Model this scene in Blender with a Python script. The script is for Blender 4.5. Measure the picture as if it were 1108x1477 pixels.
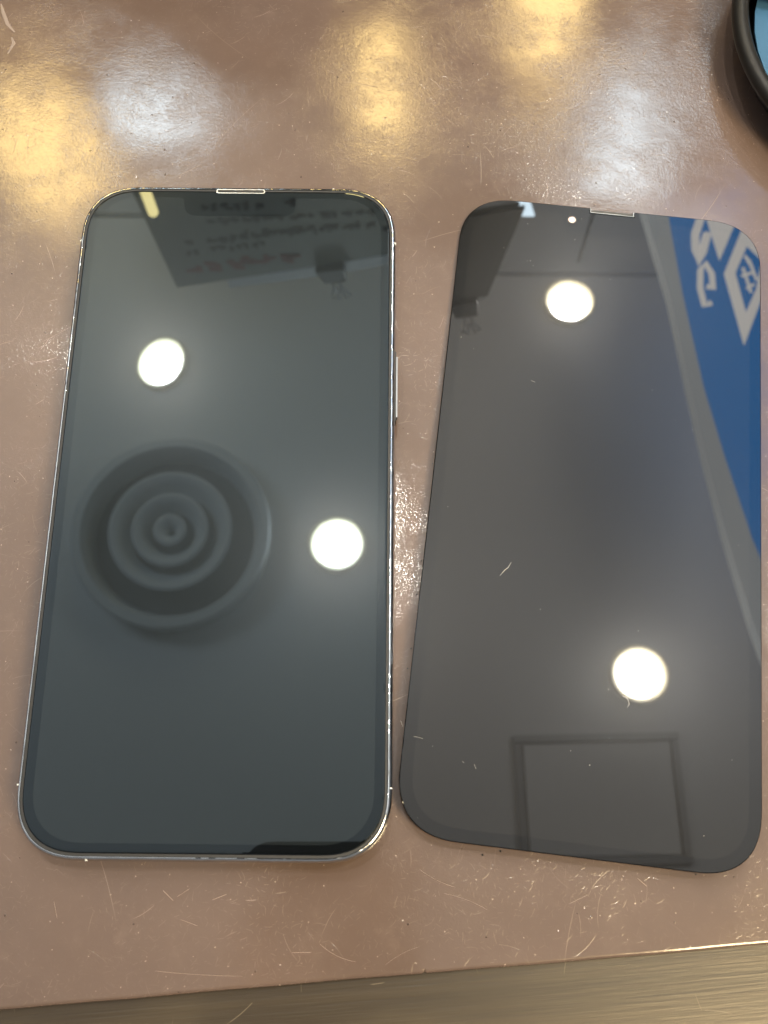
import bpy, bmesh, math, random
from mathutils import Vector, Matrix, Euler
random.seed(7)
S = bpy.context.scene
for o in list(bpy.data.objects): bpy.data.objects.remove(o)
COL = S.collection

# ------------------------------------------------------------------ camera
cam_d = bpy.data.cameras.new('camera'); cam = bpy.data.objects.new('camera', cam_d); COL.objects.link(cam)
CAMR = Matrix(((0.99995180, -0.00951162, 0.00243433), (0.00979984, 0.95176609, -0.30666803), (0.00060000, 0.30667711, 0.95181342)))
CAMP = Vector((0.037324, -0.075822, 0.226434))
cam.matrix_world = Matrix.Translation(CAMP) @ CAMR.to_4x4()
cam_d.sensor_fit = 'HORIZONTAL'; cam_d.sensor_width = 36.0
cam_d.lens = 1470.52 / 1108 * 36
cam_d.clip_start = 0.005; cam_d.clip_end = 50
cam_d.dof.use_dof = True; cam_d.dof.focus_distance = 0.245; cam_d.dof.aperture_fstop = 38
S.camera = cam
S.render.resolution_x = 768; S.render.resolution_y = 1024

# ------------------------------------------------------------------ light
S.world = bpy.data.worlds.new('World'); S.world.use_nodes = True
bg = S.world.node_tree.nodes['Background']
bg.inputs[0].default_value = (1.0, 0.97, 0.94, 1); bg.inputs[1].default_value = 0.28
S.view_settings.view_transform = 'Standard'; S.view_settings.look = 'None'
S.view_settings.gamma = 1; S.view_settings.exposure = 0.14
def uplight(name, loc, size, watts, col):
    # unseen fill lights added to wash the ceiling, from which the desk is lit
    l = bpy.data.lights.new(name, 'AREA'); l.size = size; l.energy = watts; l.color = col
    o = bpy.data.objects.new(name, l); COL.objects.link(o); o.location = loc; o.rotation_euler = (math.pi, 0, 0)
uplight('ceiling_fill_left', (-1.5, 1.1, 0.5), 0.8, 48, (0.95, 0.98, 1.0))
uplight('ceiling_fill_right', (1.7, 0.9, 0.5), 0.8, 42, (1.0, 0.975, 0.94))
uplight('ceiling_fill_near', (0.6, -1.1, 0.5), 0.6, 0.5, (1.0, 0.96, 0.90))
uplight('ceiling_fill_far', (0.1, 2.6, 0.4), 0.8, 8, (1.0, 0.97, 0.93))
LAMP = 560.0       # ceiling downlight lens
WARM = 17.0        # pendant shades
COOL = 14.5        # daylight in the window panes
SIGN = 1.0         # backlit sign

# ------------------------------------------------------------------ helpers
def obj(name, bm, mat, parent=None, smooth=None):
    me = bpy.data.meshes.new(name)
    bmesh.ops.recalc_face_normals(bm, faces=bm.faces)
    if smooth is not None:
        for f in bm.faces: f.smooth = True
        for e in bm.edges:
            if len(e.link_faces) == 2 and e.calc_face_angle(0) > math.radians(smooth): e.smooth = False
    bm.to_mesh(me); bm.free()
    if mat: me.materials.append(mat)
    o = bpy.data.objects.new(name, me); COL.objects.link(o)
    if parent: o.parent = parent
    return o
def tag(o, label, cat, group=None):
    o['label'] = label; o['category'] = cat
    if group: o['group'] = group
    return o
def thing(name, label, cat, loc=(0, 0, 0), rot=(0, 0, 0), group=None):
    o = bpy.data.objects.new(name, None); COL.objects.link(o)
    o.location = loc; o.rotation_euler = rot; o.empty_display_size = 0.01
    return tag(o, label, cat, group)
def copy_tree(o, parent=None):
    c = o.copy(); COL.objects.link(c); c.parent = parent
    for ch in [k for k in bpy.data.objects if k.parent == o]: copy_tree(ch, c)
    return c

def rr(w, h, a, n=2.5, seg=14):
    """outline of a rectangle with continuous-curvature corners (counter clockwise from the right side)"""
    pts = []
    for sx, sy, rev in ((1, 1, 0), (-1, 1, 1), (-1, -1, 0), (1, -1, 1)):
        q = []
        for i in range(seg + 1):
            t = i / seg * math.pi / 2
            q.append((sx * (w / 2 - a + a * math.cos(t) ** (2 / n)), sy * (h / 2 - a + a * math.sin(t) ** (2 / n))))
        if rev: q.reverse()
        pts += q
    return pts
def loft(rings, cap0=True, cap1=True, closed=False):
    bm = bmesh.new(); vs = [[bm.verts.new(p) for p in r] for r in rings]
    n = len(vs[0]); m = len(vs)
    for k in range(m if closed else m - 1):
        a, b = vs[k], vs[(k + 1) % m]
        for i in range(n):
            j = (i + 1) % n
            bm.faces.new((a[i], a[j], b[j], b[i]))
    if not closed:
        if cap0: bm.faces.new(vs[0][::-1])
        if cap1: bm.faces.new(vs[-1])
    return bm
def add_box(bm, c, s, rot=None):
    r = bmesh.ops.create_cube(bm, size=1)['verts']
    M = Matrix.Translation(c) @ (rot.to_4x4() if rot else Matrix()) @ Matrix.Diagonal((*s, 1))
    bmesh.ops.transform(bm, matrix=M, verts=r); return r
def box(c, s, rot=None, bev=0.0):
    bm = bmesh.new(); add_box(bm, c, s, rot)
    if bev: bmesh.ops.bevel(bm, geom=bm.edges[:], offset=bev, segments=2, affect='EDGES')
    return bm
def prism(pts, z0, z1, ax='z'):
    f = (lambda p, z: (p[0], p[1], z)) if ax == 'z' else (lambda p, z: (p[0], z, p[1]))
    return loft([[f(p, z0) for p in pts], [f(p, z1) for p in pts]])
def lathe(prof, seg=64, closed=False):
    bm = bmesh.new()
    rings = [[(r * math.cos(2 * math.pi * i / seg), r * math.sin(2 * math.pi * i / seg), z) for i in range(seg)] for r, z in prof]
    bm.free(); return loft(rings, closed=closed)
def tube(path, r, seg=8, taper=False):
    rings = []
    for i, p in enumerate(path):
        p = Vector(p); t = (Vector(path[min(i + 1, len(path) - 1)]) - Vector(path[max(i - 1, 0)])).normalized()
        u = t.orthogonal().normalized() if i == 0 else (u - t * u.dot(t)).normalized()
        v = t.cross(u); k = r * (0.35 if taper and i in (0, len(path) - 1) else 1)
        rings.append([p + (u * math.cos(2 * math.pi * j / seg) + v * math.sin(2 * math.pi * j / seg)) * k for j in range(seg)])
    return loft(rings)
def join(dst, src):
    me = bpy.data.meshes.new('t'); src.to_mesh(me); dst.from_mesh(me); bpy.data.meshes.remove(me); src.free()

# ------------------------------------------------------------------ materials
class M:
    def __init__(s, name):
        s.m = bpy.data.materials.new(name); s.m.use_nodes = True; s.t = s.m.node_tree; s.n = s.t.nodes
        s.b = s.n['Principled BSDF']; s.out = s.n['Material Output']
    def node(s, ty, **kw):
        x = s.n.new(ty)
        for k, v in kw.items(): setattr(x, k, v)
        return x
    def put(s, sock, v):
        if isinstance(v, bpy.types.NodeSocket): s.t.links.new(v, sock)
        else: sock.default_value = v
    def set(s, **kw):
        for k, v in kw.items(): s.put(s.b.inputs[k.replace('_', ' ')], v if not isinstance(v, tuple) or len(v) == 4 else (*v, 1))
        return s
    def math(s, op, a, b=0.0, c=0.0, clamp=False):
        x = s.node('ShaderNodeMath', operation=op, use_clamp=clamp)
        s.put(x.inputs[0], a); s.put(x.inputs[1], b); s.put(x.inputs[2], c); return x.outputs[0]
    def obj_mm(s):
        tc = s.node('ShaderNodeTexCoord'); v = s.node('ShaderNodeVectorMath', operation='SCALE')
        s.put(v.inputs[0], tc.outputs['Object']); v.inputs['Scale'].default_value = 1000; return v.outputs[0]
    def map(s, vec, loc=(0, 0, 0), rot=(0, 0, 0), scale=(1, 1, 1)):
        x = s.node('ShaderNodeMapping'); s.put(x.inputs[0], vec)
        x.inputs[1].default_value = loc; x.inputs[2].default_value = rot; x.inputs[3].default_value = scale; return x.outputs[0]
    def noise(s, vec, scale, detail=2, rough=0.5, dist=0.0):
        x = s.node('ShaderNodeTexNoise'); s.put(x.inputs['Vector'], vec)
        x.inputs['Scale'].default_value = scale; x.inputs['Detail'].default_value = detail
        x.inputs['Roughness'].default_value = rough; x.inputs['Distortion'].default_value = dist; return x.outputs[0]
    def ramp(s, fac, a, b, c0=0.0, c1=1.0):
        x = s.node('ShaderNodeMapRange'); x.interpolation_type = 'SMOOTHSTEP'
        s.put(x.inputs[0], fac)
        for i, v in enumerate((a, b, c0, c1)): x.inputs[i + 1].default_value = v
        return x.outputs[0]
    def mix(s, fac, a, b):
        x = s.node('ShaderNodeMix', data_type='RGBA'); s.put(x.inputs[0], fac)
        s.put(x.inputs[6], a if not isinstance(a, tuple) else (*a, 1)); s.put(x.inputs[7], b if not isinstance(b, tuple) else (*b, 1)); return x.outputs[2]
    def bump(s, h, dist, strength=1.0, normal=None):
        x = s.node('ShaderNodeBump'); s.put(x.inputs['Height'], h); x.inputs['Distance'].default_value = dist
        x.inputs['Strength'].default_value = strength
        if normal is not None: s.put(x.inputs['Normal'], normal)
        return x.outputs[0]
    def strokes(s, vec, cell, length, width, keep, bend=0.0, off=(0, 0, 0)):
        """short randomly turned scratches, one per Voronoi cell (all in mm); returns a 0..1 mask"""
        p = s.map(vec, loc=off)
        v = s.node('ShaderNodeTexVoronoi', voronoi_dimensions='2D'); s.put(v.inputs['Vector'], p); v.inputs['Scale'].default_value = 1 / cell
        d = s.node('ShaderNodeVectorMath', operation='SUBTRACT'); s.put(d.inputs[0], p); s.put(d.inputs[1], v.outputs['Position'])
        c = s.node('ShaderNodeSeparateColor'); s.put(c.inputs[0], v.outputs['Color'])
        r = s.node('ShaderNodeVectorRotate', rotation_type='Z_AXIS'); s.put(r.inputs['Vector'], d.outputs[0])
        s.put(r.inputs['Angle'], s.math('MULTIPLY', c.outputs[0], 6.283))
        q = s.node('ShaderNodeSeparateXYZ'); s.put(q.inputs[0], r.outputs[0])
        x, y = q.outputs[0], q.outputs[1]
        if bend: y = s.math('SUBTRACT', y, s.math('MULTIPLY', s.math('MULTIPLY', x, x), bend))
        L = s.math('MULTIPLY', s.math('ADD', c.outputs[1], 0.25), length)
        t = s.math('DIVIDE', s.math('ABSOLUTE', x), L)
        m1 = s.ramp(t, 0.4, 1.0, 1, 0)
        m2 = s.ramp(s.math('ABSOLUTE', y), width * 0.35, width, 1, 0)
        k = s.math('LESS_THAN', c.outputs[2], keep)
        return s.math('MULTIPLY', s.math('MULTIPLY', m1, m2), s.math('MULTIPLY', k, s.math('ADD', s.math('MULTIPLY', c.outputs[0], 0.75), 0.25)))
def plain(name, col, rough=0.5, metal=0.0, spec=0.5, vary=0.0):
    m = M(name); m.set(Base_Color=col, Roughness=rough, Metallic=metal); m.b.inputs['Specular IOR Level'].default_value = spec
    if vary:
        n = m.noise(m.obj_mm(), 0.05, 4)
        m.set(Base_Color=m.mix(n, tuple(c * (1 - vary) for c in col), tuple(min(1, c * (1 + vary)) for c in col)))
    return m.m
def glow(name, col, strength):
    m = M(name); m.set(Base_Color=tuple(c * 0.2 for c in col[:3]), Emission_Color=col, Emission_Strength=strength); return m.m

def screen_glass(name, base, tint, haze):
    """black-backed cover glass: sharp reflection with a faint smudge haze that gives lamps their halo"""
    m = M(name); n = m.obj_mm()
    m.set(Base_Color=base, Roughness=0.0, IOR=1.63, Specular_Tint=tint)
    g = m.node('ShaderNodeBsdfPrincipled')
    g.inputs['Base Color'].default_value = (*base, 1); g.inputs['Roughness'].default_value = 0.30; g.inputs['IOR'].default_value = 1.63
    g.inputs['Specular Tint'].default_value = (*tint, 1)
    sm = m.ramp(m.noise(n, 0.022, 3, 0.5, 0.3), 0.25, 0.8, haze * 0.8, haze * 1.2)
    g2 = m.node('ShaderNodeBsdfPrincipled')
    g2.inputs['Base Color'].default_value = (*base, 1); g2.inputs['Roughness'].default_value = 0.17; g2.inputs['IOR'].default_value = 1.63
    x0 = m.node('ShaderNodeMixShader'); x0.inputs[0].default_value = haze * 0.42; m.put(x0.inputs[1], m.b.outputs[0]); m.put(x0.inputs[2], g2.outputs[0])
    x = m.node('ShaderNodeMixShader'); m.put(x.inputs[0], sm); m.put(x.inputs[1], x0.outputs[0]); m.put(x.inputs[2], g.outputs[0])
    m.t.links.new(x.outputs[0], m.out.inputs[0]); return m.m

def mat_material():
    m = M('lacquered_mat'); p = m.obj_mm()
    big = m.noise(p, 0.018, 4, 0.55); mid = m.noise(p, 0.11, 4, 0.6); fine = m.noise(p, 1.1, 3, 0.6)
    col = m.mix(m.ramp(big, 0.3, 0.7), (0.084, 0.0585, 0.048), (0.100, 0.070, 0.058))
    col = m.mix(m.ramp(mid, 0.55, 0.8, 0, 0.5), col, (0.116, 0.084, 0.070))
    micro = m.strokes(p, 1.3, 0.7, 0.06, 0.7)
    micro2 = m.strokes(p, 2.4, 1.5, 0.06, 0.6, 0.12, (3.1, 7.7, 0))
    med = m.strokes(p, 7.0, 3.4, 0.075, 0.40, 0.04, (11, 5, 0))
    long_ = m.strokes(p, 27.0, 12.0, 0.085, 0.55, 0.006, (40, 23, 0))
    pits = m.strokes(p, 9.0, 0.24, 0.24, 0.30, 0, (2, 9, 0))
    spk = m.strokes(p, 4.2, 0.20, 0.16, 0.35, 0, (17, 3, 0))
    wear = m.ramp(m.noise(p, 0.045, 5, 0.65), 0.36, 0.66, 0.15, 1.0)
    sc = m.math('MAXIMUM', m.math('MULTIPLY', m.math('MAXIMUM', micro, micro2), m.math('MULTIPLY', wear, 0.12)), m.math('MULTIPLY', med, m.math('MULTIPLY', wear, 0.26)))
    sc = m.math('MAXIMUM', sc, m.math('MULTIPLY', long_, 0.16)); sc = m.math('MAXIMUM', sc, m.math('MULTIPLY', spk, 0.35))
    col = m.mix(sc, col, (0.62, 0.50, 0.42)); col = m.mix(m.math('MULTIPLY', pits, 0.85), col, (0.025, 0.016, 0.012))
    h = m.math('ADD', m.math('MULTIPLY', micro, 0.010), m.math('MULTIPLY', micro2, 0.011))
    h = m.math('MULTIPLY', h, wear)
    h = m.math('ADD', h, m.math('MULTIPLY', med, 0.012)); h = m.math('ADD', h, m.math('MULTIPLY', long_, 0.014))
    h = m.math('SUBTRACT', m.math('MULTIPLY', pits, 0.12), h)
    h = m.math('ADD', h, m.math('MULTIPLY', spk, -0.03))
    h = m.math('ADD', h, m.math('MULTIPLY', m.noise(p, 1.8, 2, 0.6, 0.8), m.math('MULTIPLY', wear, 0.029)))
    h = m.math('ADD', h, m.math('MULTIPLY', m.noise(p, 0.10, 2, 0.5), 0.013))
    # a shallow swelling of the sheet under the upper end of the loose panel (mm)
    q = m.node('ShaderNodeSeparateXYZ'); m.put(q.inputs[0], p)
    dx = m.math('DIVIDE', m.math('SUBTRACT', q.outputs[0], 98), 24); dy = m.math('DIVIDE', m.math('SUBTRACT', q.outputs[1], 72), 20)
    e = m.math('MULTIPLY', m.math('ADD', m.math('MULTIPLY', dx, dx), m.math('MULTIPLY', dy, dy)), -0.5)
    h = m.math('ADD', h, m.math('MULTIPLY', m.math('EXPONENT', e), 0.92))
    m.set(Base_Color=col, Roughness=m.math('ADD', m.ramp(fine, 0.3, 0.7, 0.06, 0.11), m.math('MULTIPLY', sc, 0.2)), IOR=1.6,
          Normal=m.bump(h, 0.001))
    # worn lacquer: part of the gloss is scattered wide by scratches too fine to see
    g = m.node('ShaderNodeBsdfPrincipled'); m.put(g.inputs['Base Color'], col); g.inputs['Roughness'].default_value = 0.45; g.inputs['IOR'].default_value = 1.6
    m.put(g.inputs['Normal'], m.b.inputs['Normal'].links[0].from_socket)
    x = m.node('ShaderNodeMixShader'); m.put(x.inputs[0], m.math('ADD', m.math('MULTIPLY', wear, 0.12), 0.10)); m.put(x.inputs[1], m.b.outputs[0]); m.put(x.inputs[2], g.outputs[0])
    m.t.links.new(x.outputs[0], m.out.inputs[0])
    return m.m
def wood_material():
    m = M('desk_wood'); p = m.map(m.obj_mm(), rot=(0, 0, -0.09))
    g = m.noise(m.map(p, scale=(0.006, 0.16, 0.05)), 1.0, 6, 0.65, 0.4)
    f = m.noise(m.map(p, scale=(0.05, 1.6, 0.05)), 1.0, 4, 0.6)
    bl = m.noise(m.map(p, scale=(0.02, 0.05, 0.05)), 1.0, 3)
    c = m.mix(m.ramp(g, 0.32, 0.68), (0.017, 0.0120, 0.0068), (0.033, 0.0235, 0.0135))
    c = m.mix(m.ramp(f, 0.35, 0.7, 0, 0.5), c, (0.030, 0.023, 0.014)); c = m.mix(m.ramp(bl, 0.5, 0.8, 0, 0.4), c, (0.085, 0.066, 0.038))
    sc = m.strokes(p, 9.0, 4.5, 0.1, 0.35, 0.02); c = m.mix(m.math('MULTIPLY', sc, 0.25), c, (0.4, 0.33, 0.24))
    m.set(Base_Color=c, Roughness=0.34, IOR=1.45, Normal=m.bump(m.math('ADD', m.math('MULTIPLY', f, 0.05), m.math('MULTIPLY', g, 0.04)), 0.001)); return m.m
def steel_material():
    m = M('polished_steel'); p = m.obj_mm()
    n = m.noise(p, 0.09, 3, 0.6); s2 = m.noise(m.map(p, scale=(1, 1, 3)), 0.5, 3, 0.6)
    chips = m.ramp(m.noise(p, 0.5, 3, 0.7), 0.60, 0.72)
    m.set(Base_Color=m.mix(m.math('MULTIPLY', chips, 0.5), (0.56, 0.60, 0.64), (0.30, 0.31, 0.31)), Metallic=1.0,
          Roughness=m.math('ADD', m.math('MULTIPLY', chips, 0.12), 0.12),
          Normal=m.bump(m.math('ADD', m.math('MULTIPLY', n, 0.9), m.math('ADD', m.math('MULTIPLY', s2, 0.004), m.math('MULTIPLY', chips, 0.001))), 0.001)); return m.m
MATTOP = mat_material(); WOOD = wood_material(); STEEL = steel_material()
CHROME = plain('bright_chrome', (0.85, 0.85, 0.84), 0.12, 1.0)
BUTTON = plain('satin_steel', (0.16, 0.165, 0.175), 0.38, 1.0)
BAND = plain('antenna_plastic', (0.62, 0.64, 0.63), 0.4)
BLACK = plain('black_rubber', (0.006, 0.006, 0.006), 0.55)
MESH = plain('speaker_mesh', (0.03, 0.028, 0.025), 0.5)
GLASS_L = screen_glass('cover_glass_blue', (0.0008, 0.001, 0.0012), (0.68, 0.86, 1.0), 0.09)
DISP_L = screen_glass('display_glass_blue', (0.0068, 0.0086, 0.0098), (0.68, 0.86, 1.0), 0.09)
GLASS_R = screen_glass('cover_glass_warm', (0.0008, 0.0008, 0.0008), (0.96, 0.97, 1.0), 0.09)
DISP_R = screen_glass('display_glass_warm', (0.0046, 0.0045, 0.0044), (0.96, 0.97, 1.0), 0.09)
BACKGLASS = plain('back_glass', (0.30, 0.36, 0.42), 0.2)
TRAYBLACK = plain('black_tray', (0.007, 0.0066, 0.006), 0.45, 0, 0.28, 0.3)
CEIL = plain('ceiling_paint', (0.80, 0.80, 0.79), 0.9, 0, 0.2, 0.04)
SOFFIT = plain('soffit_paint', (0.66, 0.67, 0.68), 0.9, 0, 0.2, 0.04)
VENT = plain('vent_enamel', (0.62, 0.64, 0.65), 0.9, 0, 0.0)
DUCT = plain('duct_dark', (0.10, 0.10, 0.10), 0.8)

# ------------------------------------------------------------------ desk and mat
desk = obj('desk', box((0.05, 0.10, -0.0175), (1.5, 0.9, 0.031), bev=0.003), WOOD); desk['kind'] = 'structure'
def front(x):    # front edge of the mat, slightly uneven
    y = -0.10565 + 0.0871 * x + 0.00008 * math.sin(x * 57) + 0.00004 * math.sin(x * 233 + 1) + random.uniform(-1, 1) * 0.00002
    return y - 0.00035 if False else y
bm = bmesh.new(); prev = None
xs = [-0.32, -0.25, -0.18, -0.12] + [-0.08 + i * 0.00045 for i in range(480)] + [0.16, 0.22, 0.30, 0.38]
for x in xs:
    y = front(x)
    if abs(x - 0.0460) < 0.0003: y += 0.0003          # a nick in the edge
    v = [bm.verts.new(q) for q in ((x, 0.42, -0.002), (x, 0.42, 0), (x, -0.088, 0.0), (x, y + 0.0008, 0.0), (x, y + 0.0005, -0.00005), (x, y + 0.00015, -0.0003), (x, y, -0.0007), (x, y + 0.0002, -0.00195))]
    if prev:
        for a in range(len(v) - 1): bm.faces.new((prev[a], prev[a + 1], v[a + 1], v[a]))
    prev = v
mat = obj('desk_mat', bm, MATTOP, smooth=4)
tag(mat, 'glossy brown plastic desk mat full of fine scratches, lying on the wooden desk', 'desk mat')
# individual gouges that stand out, and a dried smear
SCUFF = plain('scuffed_plastic', (0.20, 0.148, 0.122), 0.5)
gm = bmesh.new()
def gouge(a, b, w=0.00011, bend=0.0):
    w *= 0.72
    a, b = Vector(a), Vector(b); d = b - a; nrm = Vector((-d.y, d.x)).normalized()
    path = [(*(a + d * t + nrm * bend * 4 * t * (1 - t)), 0.00001) for t in [i / 8 for i in range(9)]]
    join(gm, tube(path, w / 2, 6, True))
gouge((-0.0090, -0.1016), (0.0089, -0.1024), 0.00012, -0.0002); gouge((0.0188, -0.0979), (0.0228, -0.0978), 0.0002)
gouge((0.0449, -0.0815), (0.0525, -0.0850), 0.00014, -0.0004); gouge((0.0500, -0.0862), (0.0590, -0.0893), 0.00012, 0.0004)
gouge((0.0245, -0.0962), (0.0320, -0.0995), 0.00014, -0.0006); gouge((-0.0085, -0.0862), (-0.0062, -0.0882), 0.00022)
gouge((-0.0055, -0.0874), (-0.0030, -0.0858), 0.00016); gouge((0.0018, -0.0880), (0.0048, -0.0868), 0.00024); gouge((-0.0045, -0.0918), (-0.0008, -0.0930), 0.00014)
gouge((-0.0310, -0.0885), (-0.0300, -0.0918), 0.00012); gouge((0.0380, -0.1000), (0.0450, -0.0965), 0.0001, 0.0004)
gouge((0.0905, -0.0828), (0.0925, -0.0845), 0.00024); gouge((0.0760, -0.0880), (0.0800, -0.0862), 0.0001)
for i in range(3):
    x, y, a, l = random.uniform(-0.06, 0.13), random.uniform(-0.098, 0.145), random.uniform(0, 3.14), random.uniform(0.001, 0.006)
    gouge((x, y), (x + l * math.cos(a), y + l * math.sin(a)), random.uniform(0.00005, 0.00009), random.uniform(-0.0004, 0.0004))
g = obj('scratches', gm, SCUFF, mat, smooth=60); g['kind'] = 'stuff'
SMEAR = plain('dried_glue', (0.19, 0.150, 0.128), 0.5)
sm_ = bmesh.new()
for path in ([(-0.0712, 0.1445), (-0.0702, 0.1415), (-0.0685, 0.1375), (-0.0662, 0.1348)], [(-0.0668, 0.1330), (-0.0660, 0.1310), (-0.0672, 0.1275)], [(-0.0700, 0.1195), (-0.0680, 0.1180)]):
    t = tube([(x, y, 0) for x, y in path], 0.0005, 10, True); bmesh.ops.transform(t, matrix=Matrix.Diagonal((1, 1, 0.05, 1)), verts=t.verts); join(sm_, t)
obj('glue_smear', sm_, SMEAR, mat, smooth=60)

# ------------------------------------------------------------------ the complete phone
PW, PH = 0.0781, 0.1608
ph = thing('smartphone', 'complete smartphone with polished silver steel frame lying face up, left of the loose screen panel', 'smartphone')
def ring(inset, z, w=PW, h=PH, a=0.015, n=2.5): return [(x, y, z) for x, y in rr(w - 2 * inset, h - 2 * inset, max(a - inset, 0.002), n, 20)]
fr = loft([ring(i, z) for i, z in ((0.0030, 0.0005), (0.0012, 0.0005), (0.0004, 0.0009), (0, 0.0016), (0, 0.0063), (0.00012, 0.0068), (0.00030, 0.0072), (0.00052, 0.00750), (0.00074, 0.00762), (0.00086, 0.00762), (0.00096, 0.00742), (0.00098, 0.0060))], cap1=False)
frame = obj('frame', fr, STEEL, ph, smooth=60)
obj('back_cover', loft([ring(0.0031, 0.0001), ring(0.0024, 0.0), ring(0.0014, 0.00045)]), BACKGLASS, ph, smooth=40)
obj('gasket', loft([ring(0.00097, 0.0070), ring(0.00097, 0.00734), ring(0.0016, 0.00734), ring(0.0016, 0.0070)], closed=True), BLACK, ph)
glass = obj('cover_glass', loft([ring(0.00150, 0.0060), ring(0.00150, 0.00742), ring(0.00158, 0.00755), ring(0.00175, 0.00763), ring(0.00200, 0.00765)]), GLASS_L, ph, smooth=2)
def display_outline(w, h, a, nw, nd, rn, cx=0.0):
    pts = rr(w, h, a, 2.4, 16); top = h / 2
    i = max(k for k in range(len(pts)) if pts[k][0] > 0.01 and abs(pts[k][1] - top) < 1e-7)
    def arc(px, py, r, a0, a1): return [(px + r * math.cos(a0 + (a1 - a0) * k / 8), py + r * math.sin(a0 + (a1 - a0) * k / 8)) for k in range(9)]
    P = math.pi; r2 = 0.0012; xr, xl = cx + nw / 2, cx - nw / 2
    notch = arc(xr + r2, top - r2, r2, P / 2, P) + arc(xr - rn, top - nd + rn, rn, 0, -P / 2) + arc(xl + rn, top - nd + rn, rn, -P / 2, -P) + arc(xl - r2, top - r2, r2, 0, P / 2)
    return pts[:i + 1] + notch + pts[i + 1:]
do = display_outline(PW - 0.0074, PH - 0.0070, 0.0115, 0.0277, 0.0053, 0.0030)
obj('display', prism(do, 0.00764, 0.00767), DISP_L, ph)
# earpiece slot between glass and frame
sl = [(x, y + 0.0788) for x, y in rr(0.0122, 0.00125, 0.0005, 2, 6)]; si = [(x, y + 0.0788) for x, y in rr(0.0116, 0.00075, 0.00035, 2, 6)]
ear = obj('earpiece', loft([[(x, y, 0.0074) for x, y in sl], [(x, y, 0.00772) for x, y in sl], [(x, y, 0.00772) for x, y in si], [(x, y, 0.0074) for x, y in si]], closed=True), plain('slot_rim', (0.40, 0.40, 0.38), 0.25, 1.0), ph)
obj('earpiece_mesh', prism(si, 0.0072, 0.00755), MESH, ear)
# side button on the right, antenna bands in the frame
obj('power_button', box((PW / 2 + 0.0001, 0.0264, 0.0050), (0.0010, 0.0164, 0.0026), bev=0.0004), BUTTON, ph, smooth=40)
obj('button_gap', box((PW / 2 - 0.0002, 0.0264, 0.0050), (0.0009, 0.0182, 0.0031), bev=0.0002), BLACK, ph)
for s in (1, -1):
    for y in (0.0646, -0.0655): obj('antenna_band', box((s * (PW / 2 - 0.00047), y, 0.0044), (0.00092, 0.0009, 0.0060), bev=0.0003), BAND, ph)
obj('antenna_band', box((-0.0232, -PH / 2 + 0.00047, 0.0043), (0.0010, 0.00092, 0.0060), bev=0.0003), BAND, ph)
obj('antenna_band', box((0.0232, PH / 2 - 0.00047, 0.0043), (0.0010, 0.00092, 0.0060), bev=0.0003), BAND, ph)

# ------------------------------------------------------------------ the loose screen panel
PR = Euler((-0.0264, -0.0057, -0.1099), 'XYZ')
pn = thing('screen_panel', 'loose black replacement screen panel with a pale camera hole, right of the complete phone', 'screen panel', (0.0857108, 0.000091, 0.003), PR)
GW, GH = 0.0761, 0.1588
def notched(inset):
    pts = rr(GW - 2 * inset, GH - 2 * inset, 0.0143 - inset, 2.5, 20); top = GH / 2 - inset
    i = max(k for k in range(len(pts)) if pts[k][0] > 0.01 and abs(pts[k][1] - top) < 1e-7)
    c, hw, d = 0.0002, 0.0056 + inset, 0.0015
    return pts[:i + 1] + [(c + hw, top), (c + hw, GH / 2 - d - inset), (c - hw, GH / 2 - d - inset), (c - hw, top)] + pts[i + 1:]
obj('cover_glass', loft([[(x, y, z) for x, y in notched(i)] for i, z in ((0.0001, -0.00078), (0, -0.0007), (0, -0.00022), (0.00008, -0.00008), (0.00022, 0.0))]), GLASS_R, pn, smooth=2)
do = display_outline(GW - 0.0056, GH - 0.0056, 0.0108, 0.0245, 0.0056, 0.0028, 0.0002)
obj('display', prism(do, -0.00002, 0.00002), DISP_R, pn)
bo = rr(GW - 0.0007, GH - 0.0040, 0.0138, 2.5, 20)
obj('backing_plate', loft([[(x, y - 0.0017, -0.0008 - 0.0265 * 0.62 * (0.0792 - y)) for x, y in bo], [(x, y - 0.0017, -0.00079) for x, y in bo]]), BLACK, pn)
obj('flex_cable', box((0.004, -0.052, -0.0036), (0.032, 0.020, 0.0016), bev=0.0004), plain('flex_copper', (0.12, 0.06, 0.02), 0.4), pn)
T = 0.00017
eb = bmesh.new(); c, hw, yb = 0.0002, 0.0056, GH / 2 - 0.0015
add_box(eb, (c, yb + T / 2, -0.0002), (2 * hw, T, 0.0006)); add_box(eb, (c - hw + T / 2, yb + 0.0008, -0.0002), (T, 0.0012, 0.0006)); add_box(eb, (c + hw - T / 2, yb + 0.0008, -0.0002), (T, 0.0012, 0.0006))
ear = obj('earpiece', eb, plain('slot_trim', (0.17, 0.17, 0.165), 0.3, 1.0), pn)
obj('earpiece_mesh', box((c, yb + 0.00075, -0.0006), (2 * hw - 2 * T, 0.0010, 0.0003)), MESH, ear)
hole = [(-0.0099 + 0.00115 * math.cos(t * 0.19635), 0.0752 + 0.00115 * math.sin(t * 0.19635)) for t in range(32)]
hin = [(-0.0099 + 0.00090 * math.cos(t * 0.19635), 0.0752 + 0.00090 * math.sin(t * 0.19635)) for t in range(32)]
hl = M('hole_film'); hl.set(Base_Color=hl.mix(hl.ramp(hl.noise(hl.obj_mm(), 1.6, 3), 0.35, 0.65), (0.60, 0.47, 0.45), (0.80, 0.68, 0.66)), Roughness=0.4)
ch = obj('camera_hole', prism(hole, -0.0001, 0.00004), hl.m, pn)
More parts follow.
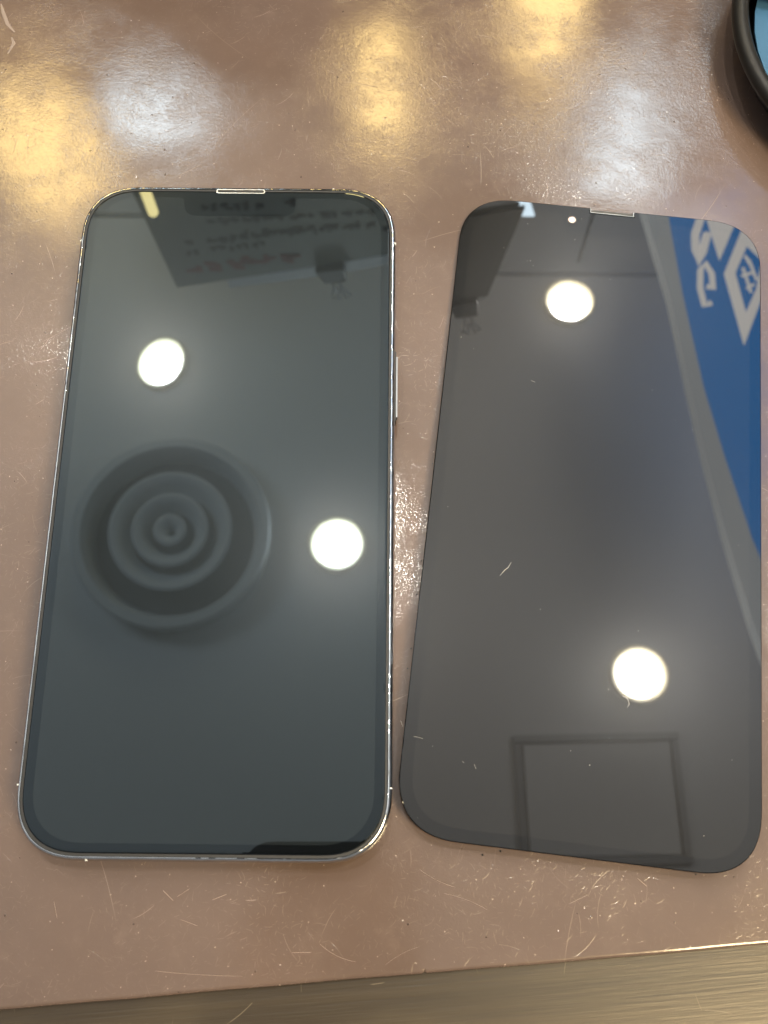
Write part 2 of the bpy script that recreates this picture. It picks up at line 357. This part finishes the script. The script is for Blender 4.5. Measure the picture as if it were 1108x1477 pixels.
obj('hole_rim', loft([[(x, y, -0.0001) for x, y in hole], [(x, y, 0.00007) for x, y in hole], [(x, y, 0.00007) for x, y in hin], [(x, y, -0.0001) for x, y in hin]], closed=True), plain('hole_rim', (0.05, 0.04, 0.04), 0.4), ch)
# lint and dust on the glass
db = bmesh.new()
def fleck(x, y, r): 
    v = bmesh.ops.create_icosphere(db, subdivisions=1, radius=r)['verts']; bmesh.ops.translate(db, verts=v, vec=(x, y, r * 0.5))
for path in ([(-0.0205, -0.0213), (-0.0195, -0.0198), (-0.0188, -0.0192), (-0.0182, -0.0178)], [(0.0080, -0.0450), (0.0092, -0.0455), (0.0096, -0.0466), (0.0092, -0.0474)], [(-0.0390, -0.0560), (-0.0384, -0.0572)], [(-0.0358, -0.0590), (-0.0338, -0.0592)], [(-0.0250, -0.0630), (-0.0246, -0.0632)], [(-0.0225, -0.0632), (-0.0220, -0.0642)], [(-0.0170, 0.0283), (-0.0160, 0.0280)]):
    join(db, tube([(x, y, 0.00005) for x, y in path], 0.000055, 5, True))
fleck(0.0018, -0.0605, 0.00013); fleck(0.0050, -0.0440, 0.0001); fleck(0.026, -0.072, 0.0001)
for i in range(34): fleck(random.uniform(-0.035, 0.035), random.uniform(-0.076, 0.076), random.uniform(0.00003, 0.00007))
d = obj('dust', db, plain('lint', (0.55, 0.53, 0.5), 0.7)); d['kind'] = 'stuff'; d.location = pn.location; d.rotation_euler = PR
# crumbs of old glue along its lower edge
cb = bmesh.new(); PM = Matrix.Translation(pn.location) @ PR.to_matrix().to_4x4()
for x, y, r in ((-0.0385, -0.0395, .00022), (-0.0388, -0.0440, .0002), (-0.0187, -0.0812, .00024), (-0.0150, -0.0800, .00025), (0.0260, -0.0797, .00018), (-0.0386, -0.0270, .0002), (-0.0384, -0.0190, .00016), (-0.0384, 0.005, .00015), (-0.0384, 0.030, .00014)):
    w = PM @ Vector((x, y, 0)); v = bmesh.ops.create_icosphere(cb, subdivisions=1, radius=r)['verts']
    for k in v: k.co *= random.uniform(0.7, 1.2)
    bmesh.ops.translate(cb, verts=v, vec=(w.x, w.y, r * 0.7))
cr = obj('glue_crumbs', cb, BLACK); cr['kind'] = 'stuff'

# ------------------------------------------------------------------ round tray at the right edge
tray = thing('round_tray', 'round black tray with a thick rolled rim, cut off by the top right corner', 'tray', (0.1776, 0.1284, 0))
RO = 0.0485
def torus(R, r, z, seg=96, k=14): return lathe([(R + r * math.cos(2 * math.pi * i / k), z + r * math.sin(2 * math.pi * i / k)) for i in range(k)], seg, True)
obj('rim', torus(RO, 0.0022, 0.0110), TRAYBLACK, tray, smooth=60)
obj('dish', lathe([(0.0400, 0.0003), (0.0440, 0.0008), (0.0462, 0.0035), (0.0476, 0.0100), (0.0466, 0.0104), (0.0450, 0.0045), (0.0425, 0.0022), (0.039, 0.0018)], 96), TRAYBLACK, tray, smooth=50)
def sachet(name, w, h, loc, rot, mat_, label, cat, rnd=False):
    n, m_ = 14, 10; b = bmesh.new(); g = []
    for s in (1, -1):
        g.append([[b.verts.new(((i / n - .5) * w, (j / m_ - .5) * h, s * (0.0003 + 0.0030 * (max(0, math.sin(math.pi * i / n) * math.sin(math.pi * j / m_))) ** .6 * (1 + .25 * math.sin(i * 1.7 + j)))) ) for j in range(m_ + 1)] for i in range(n + 1)])
    for s in (0, 1):
        for i in range(n):
            for j in range(m_): b.faces.new((g[s][i][j], g[s][i + 1][j], g[s][i + 1][j + 1], g[s][i][j + 1]))
    per = [(i, 0) for i in range(n)] + [(n, j) for j in range(m_)] + [(i, m_) for i in range(n, 0, -1)] + [(0, j) for j in range(m_, 0, -1)]
    for a, c_ in zip(per, per[1:] + per[:1]): b.faces.new((g[0][a[0]][a[1]], g[0][c_[0]][c_[1]], g[1][c_[0]][c_[1]], g[1][a[0]][a[1]]))
    if rnd:
        for v in b.verts:
            x, y = v.co.x / w * 2, v.co.y / h * 2
            v.co.x = w / 2 * x * math.sqrt(1 - y * y / 2); v.co.y = h / 2 * y * math.sqrt(1 - x * x / 2)
    o = obj(name, b, mat_, smooth=50); o.location = loc; o.rotation_euler = rot; return tag(o, label, cat)
sachet('blue_pouch', 0.087, 0.087, (0.1776, 0.1284, 0.0072), (0.0, 0.0, 0.25), plain('blue_film', (0.035, 0.105, 0.20), 0.6, 0, 0.2, 0.25), 'blue plastic pouch filling the round black tray', 'pouch', True)
sachet('white_packet', 0.024, 0.030, (0.1500, 0.1480, 0.0130), (0.0, 0.0, -0.52), plain('white_paper', (0.72, 0.74, 0.82), 0.5), 'white packet lying on the blue pouch in the round tray', 'packet')

# ------------------------------------------------------------------ what hangs above and shows in the reflections
HC = 1.9
c = bmesh.new(); add_box(c, (0, 0.05, HC + 0.03), (5.0, 2.58, 0.06)); ce = obj('ceiling', c, CEIL); ce['kind'] = 'structure'
sf = obj('ceiling_soffit', box((0, 2.445, HC + 0.02), (5.0, 2.2, 0.07)), SOFFIT); sf['kind'] = 'structure'
wp = obj('back_wall', box((0, 1.42, 0.73), (5.0, 0.06, 1.50)), plain('dark_wall', (0.035, 0.028, 0.024), 0.7, 0, 0.3, 0.3)); wp['kind'] = 'structure'
LENS = glow('downlight_lens', (1.0, 0.96, 0.87, 1), LAMP)
RING = plain('brass_cup', (0.78, 0.70, 0.48), 0.5)
dl = thing('downlight', 'round white ceiling downlight reflected near the top of the complete phone', 'downlight', (-0.4758, 0.949, HC), group='downlights in the ceiling')
dl.scale = (0.88, 1.06, 1); dl.rotation_euler = (0, 0, -0.35)
obj('trim_ring', lathe([(0.056, 0.0), (0.062, -0.001), (0.063, -0.018), (0.059, -0.022), (0.054, -0.020), (0.044, -0.003), (0.0435, 0.0)], 64), RING, dl, smooth=40)
obj('lens', lathe([(0.001, -0.0036), (0.032, -0.0034), (0.0430, -0.0025), (0.0430, -0.0005)], 64), LENS, dl, smooth=60)
for loc, lab in (((-0.0673, 0.5258, HC), 'round white ceiling downlight reflected in the middle right of the complete phone'), ((0.4599, 1.2591, HC), 'round white ceiling downlight reflected in the upper half of the loose panel'), ((0.5555, 0.3592, HC), 'round white ceiling downlight reflected in the lower half of the loose panel')):
    k = copy_tree(dl); k.location = loc; k.scale = (1, 1, 1); k.rotation_euler = (0, 0, 0); k['label'] = lab
vt_scale = 0.92
vt = thing('ceiling_diffuser', 'round ceiling air diffuser with nested cones reflected in the complete phone', 'air vent', (-0.417, 0.540, HC))
vt.scale = (vt_scale, vt_scale, 1)
obj('flange', lathe([(0.184, -0.002), (0.190, -0.020), (0.200, -0.052), (0.206, -0.060), (0.224, -0.060), (0.230, -0.052), (0.224, -0.002), (0.19, -0.0005)], 72, True), VENT, vt, smooth=40)
obj('duct', lathe([(0.186, -0.003), (0.001, -0.003), (0.001, -0.0035), (0.186, -0.0035)], 64, True), DUCT, vt)  # flat disc coloured dark to stand in for the shade between the cones
for r, ri, z in ((0.140, 0.096, -0.064), (0.086, 0.050, -0.068), (0.036, 0.008, -0.068)):
    obj('cone_ring', lathe([(ri, z + 0.034), (r - 0.022, z + 0.012), (r - 0.010, z + 0.001), (r - 0.004, z), (r + 0.002, z + 0.004), (r - 0.002, z + 0.012), (ri + 0.004, z + 0.038)], 72, True), VENT, vt, smooth=40)
hat = thing('access_hatch', 'square ceiling access hatch with a dark frame reflected at the bottom of the loose panel', 'hatch', (0.461, 0.115, HC), (0, 0, 0.03))
FR = plain('hatch_frame', (0.44, 0.44, 0.44), 0.6)
for x, y, w, h in ((0, 0.115, 0.34, 0.015), (0, -0.125, 0.34, 0.015), (-0.160, -0.005, 0.015, 0.222), (0.160, -0.005, 0.015, 0.222)):
    obj('frame_bar', box((x, y, -0.005), (w, h, 0.012), bev=0.002), FR, hat)
obj('door', box((0, -0.005, -0.003), (0.296, 0.216, 0.006)), CEIL, hat)
# hanging notice sheet, its clips
NB = plain('notice_sheet', (0.33, 0.355, 0.32), 0.5, 0, 0.3, 0.12)
nt = thing('notice_board', 'dark hanging notice sheet with small lines of writing reflected at the top of the phone', 'notice', (0, 0.70, 0))
obj('sheet', prism([(-0.276, 1.124), (0.041, 1.027), (0.160, 0.990), (0.190, 0.800), (-0.05, 0.868), (-0.288, 0.880)], 0, 0.004, 'y'), NB, nt)
obj('acrylic_strip', prism([(-0.20, 1.113), (0.165, 0.998), (0.168, 1.016), (-0.05, 1.092), (-0.20, 1.132)], 0.005, 0.007, 'y'), plain('acrylic_edge', (0.92, 0.96, 1.0), 0.5), nt)
obj('dark_card', prism([(0.085, 1.012), (0.168, 0.992), (0.196, 0.800), (0.130, 0.818)], -0.006, -0.001, 'y'), plain('dark_card', (0.035, 0.038, 0.030), 0.5), nt)
INK = plain('ink_dark', (0.012, 0.02, 0.02), 0.6); RED = plain('ink_red', (0.40, 0.03, 0.03), 0.6)
def writing(x0, x1, z0, slope, hgt, ink, n):
    b = bmesh.new()
    for i in range(n):
        if ink is not RED and random.random() < 0.08: continue
        x = x0 + (x1 - x0) * i / n; w = (x1 - x0) / n * random.uniform(0.5, 0.85); h = hgt * random.uniform(0.5, 1)
        for q in range(4):
            add_box(b, (x + w * random.uniform(0.1, 0.9), -0.0005, z0 + slope * (x - x0) + random.uniform(-.5, .5) * h), (w * random.uniform(0.5, 1.0), 0.0009, h * random.uniform(0.30, 0.5)) if q else (w * 0.45, 0.0009, h))
    o = obj('writing', b, ink, nt); o['kind'] = 'stuff'
random.seed(11)
writing(-0.249, -0.082, 1.071, -0.25, 0.020, RED, 6)
writing(-0.246, -0.115, 1.030, -0.25, 0.012, INK, 11); writing(-0.241, -0.075, 1.004, -0.22, 0.014, INK, 11); writing(-0.160, 0.022, 0.982, -0.15, 0.015, INK, 12)
writing(-0.202, 0.022, 0.954, -0.12, 0.012, INK, 15); writing(-0.206, -0.08, 0.923, -0.11, 0.013, INK, 9); writing(0.03, 0.15, 0.965, -0.2, 0.013, INK, 8); writing(0.02, 0.15, 0.915, -0.2, 0.013, INK, 8)
def binder_clip(x, z, label):
    t = thing('binder_clip', label, 'binder clip', (x, 0.70, z), (0, 0.25, 0), 'binder clips holding the notice')
    obj('clip_body', prism([(-0.020, -0.018), (0.020, -0.018), (0.016, 0.014), (-0.016, 0.014)], -0.010, 0.012, 'y'), BLACK, t)
    for s in (-1, 1): obj('clip_handle', tube([(s * 0.004, -0.006, 0.010), (s * 0.006, -0.012, 0.026), (s * 0.014, -0.014, 0.044), (s * 0.005, -0.014, 0.052), (s * 0.002, -0.012, 0.030)], 0.0022, 6), plain('clip_wire', (0.75, 0.76, 0.78), 0.4), t)
binder_clip(-0.043, 1.075, 'black binder clip on the notice reflected in the complete phone')
binder_clip(0.140, 1.025, 'black binder clip on the notice reflected in the left of the loose panel')
# blue backlit sign under the ceiling
sg = thing('blue_sign', 'blue backlit sign with pale diamond emblem reflected in the right of the loose panel', 'sign', (0, 0, 1.60))
BLUE = glow('sign_blue', (0.022, 0.150, 0.39, 1), 7.4 * SIGN); PALE = glow('sign_white', (0.95, 0.90, 0.82, 1), 5.2 * SIGN); BORD = glow('sign_border', (0.80, 0.84, 0.83, 1), 2.1 * SIGN)
for m_ in (BLUE, PALE, BORD): m_.node_tree.nodes['Principled BSDF'].inputs['Specular IOR Level'].default_value = 0.0
edge = [(0.623, 1.32), (0.638, 1.087), (0.659, 0.877), (0.684, 0.726), (0.718, 0.555), (0.745, 0.46), (0.778, 0.34)]
pale = [(0.574, 1.32), (0.612, 1.087), (0.632, 0.877), (0.648, 0.726), (0.672, 0.555), (0.700, 0.394), (0.735, 0.24)]
obj('face', prism(edge + [(0.80, 0.62), (0.86, 1.00), (0.87, 1.32)], 0.0, 0.04), BLUE, sg)
obj('border', prism(pale + edge[::-1], -0.004, 0.03), BORD, sg)
def frame_poly(o, i, z0, z1): return loft([[(*p, z1) for p in o], [(*p, z0) for p in o], [(*p, z0) for p in i], [(*p, z1) for p in i]], closed=True)
obj('diamond_emblem', frame_poly([(0.729, 1.146), (0.781, 1.262), (0.835, 1.20), (0.801, 1.088), (0.751, 0.975)], [(0.752, 1.146), (0.785, 1.215), (0.812, 1.18), (0.792, 1.110), (0.763, 1.051)], -0.004, 0.002), PALE, sg)
mk = bmesh.new()
for a, b in (((0.770, 1.16), (0.780, 1.10)), ((0.785, 1.18), (0.795, 1.13)), ((0.765, 1.14), (0.792, 1.15)), ((0.772, 1.11), (0.788, 1.12)), ((0.778, 1.19), (0.79, 1.16))): join(mk, tube([(*a, -0.002), (*b, -0.002)], 0.0032, 6))
obj('emblem_mark', mk, PALE, sg)
obj('letter', prism([(0.706, 1.290), (0.775, 1.290), (0.723, 1.178)], -0.004, 0.002), PALE, sg)
obj('letter', tube([(0.700, 1.300, 0), (0.679, 1.245, 0), (0.676, 1.205, 0), (0.681, 1.170, 0), (0.690, 1.200, 0), (0.704, 1.245, 0)], 0.009, 8), PALE, sg)
obj('letter', tube([(0.694, 1.075, 0), (0.681, 1.068, 0), (0.676, 1.11, 0), (0.681, 1.155, 0), (0.693, 1.172, 0), (0.704, 1.145, 0), (0.703, 1.11, 0), (0.690, 1.115, 0)], 0.0068, 8), PALE, sg)
# thin cord by the far downlight
tag(obj('hanging_cord', tube([(0.476, 1.335, 1.83), (0.478, 1.335, 1.6), (0.477, 1.335, 1.45)], 0.004, 8), plain('cord_black', (0.01, 0.01, 0.01), 0.9, 0, 0.0)), 'thin black cord hanging below the ceiling, reflected in the loose panel', 'cord')
# warm pendant shades, whose light sparkles on the mat
NEAR = glow('near_shade', (1.0, 0.76, 0.42, 1), 48.0)
SHADE = glow('pendant_shade', (1.0, 0.70, 0.26, 1), WARM)
HOOD_ADDED = plain('added_hood_dark', (0.03, 0.03, 0.03), 0.6)
def pendant(x, y, z, r, h, label, shade=None, first=[]):
    if not first:
        t = thing('pendant_lamp', label, 'pendant lamp', group='warm pendant lamps')
        obj('shade', lathe([(0.001, 0.5), (0.9, 0.5), (1, 0.47), (1, -0.47), (0.9, -0.5), (0.001, -0.5)], 40), SHADE, t, smooth=40)
        obj('stem', lathe([(0.05, 0.5), (0.05, 0.95)], 12), BLACK, t); first.append(t)
    else: t = copy_tree(first[0]); t['label'] = label
    if shade:
        for k in t.children:
            if k.name.startswith('shade'): k.data = k.data.copy(); k.data.materials[0] = shade
        obj('added_hood', lathe([(0.20, 0.78), (0.9, 0.70), (2.1, -0.30), (2.16, -0.30), (0.95, 0.76), (0.20, 0.84)], 40, True), HOOD_ADDED, t, smooth=40)  # unseen hood added to keep this lamp's light off the ceiling
    t.location = (x, y, z); t.scale = (r, r, h)
pendant(0.0200, 1.20, 1.285, 0.048, 0.235, 'warm glowing pendant lamp mirrored on the mat above the complete phone')
pendant(0.2870, 1.20, 1.030, 0.056, 0.270, 'warm glowing pendant lamp mirrored on the mat at the top edge')
pendant(-0.6300, 1.20, 1.460, 0.095, 0.200, 'widest warm glowing pendant lamp mirrored on the mat left of the complete phone')
pendant(-0.2545, 0.66, 0.852, 0.0065, 0.048, 'smallest warm glowing lamp mirrored in the top left of the complete phone')
pendant(0.60, -0.50, 1.04, 0.18, 0.34, 'largest warm pendant lamp hanging behind the viewer to the right', NEAR)
# window panes with cool daylight
DAY = glow('window_daylight', (0.74, 0.91, 1.0, 1), COOL)
def window(name, pts_list, y, label):
    t = thing(name, label, 'window', (0, y, 0), group='cool lit windows')
    for pts in pts_list: obj('pane', prism(pts, 0, 0.006, 'y'), DAY, t)
window('lit_window', [[(0.367, 1.347), (0.395, 1.318), (0.471, 1.303), (0.563, 1.310), (0.620, 1.400), (0.630, 1.472), (0.382, 1.472)], [(0.425, 1.210), (0.480, 1.206), (0.494, 1.250), (0.505, 1.296), (0.455, 1.290)], [(0.285, 1.466), (0.310, 1.466), (0.325, 1.510), (0.300, 1.510)]], 1.22, 'cool daylit window mirrored on the mat above the loose panel')
window('lit_window', [[(-0.480, 1.300), (-0.377, 1.285), (-0.325, 1.300), (-0.276, 1.368), (-0.299, 1.408), (-0.354, 1.419), (-0.411, 1.460), (-0.500, 1.445)]], 1.22, 'cool daylit window mirrored on the mat above the top left of the complete phone')
# dark bag standing just beyond the top of the frame
BAGM = plain('dark_leather', (0.014, 0.010, 0.008), 0.6, 0, 0.2, 0.3)
prof = [(-0.0640, 0.0), (-0.0650, 0.040), (-0.0637, 0.0539), (-0.0607, 0.0577), (-0.0504, 0.0601), (-0.0412, 0.0619), (-0.0373, 0.0698), (-0.0349, 0.0784), (-0.0288, 0.083), (-0.0203, 0.0865), (-0.0076, 0.0879), (0.0055, 0.0862), (0.0132, 0.0779), (0.0173, 0.0659), (0.0193, 0.053), (0.0201, 0.044), (0.0205, 0.0)]
bb = prism(prof, 0.19, 0.27, 'y'); bmesh.ops.bevel(bb, geom=[e for e in bb.edges if abs(e.verts[0].co.y - e.verts[1].co.y) < 1e-6], offset=0.0015, segments=2, affect='EDGES')
tag(obj('bag', bb, BAGM, smooth=40), 'dark brown bag standing beyond the top of the mat, seen as a dark reflection', 'bag')
# the phone that takes the picture, seen as a black shape in the bottom of the complete phone
tp = thing('camera_phone', 'black phone taking the picture, mirrored at the bottom edge of the complete phone', 'smartphone')
tp.matrix_world = Matrix.Translation(CAMP) @ CAMR.to_4x4()
body = [(x - 0.0215, y - 0.0705) for x, y in rr(0.071, 0.143, 0.013)]
obj('body', loft([[(x * k - 0.0215 * (1 - k), y * k - 0.0705 * (1 - k), z) for x, y in body] for k, z in ((0.97, 0.0035), (1, 0.0045), (1, 0.0105), (0.97, 0.0115))]), BLACK, tp, smooth=40)
obj('display', prism([(x - 0.0215, y - 0.0705) for x, y in rr(0.064, 0.136, 0.010)], 0.0115, 0.01155), plain('dim_display', (0.02, 0.02, 0.02), 0.2), tp)
S.cycles.max_bounces = 8
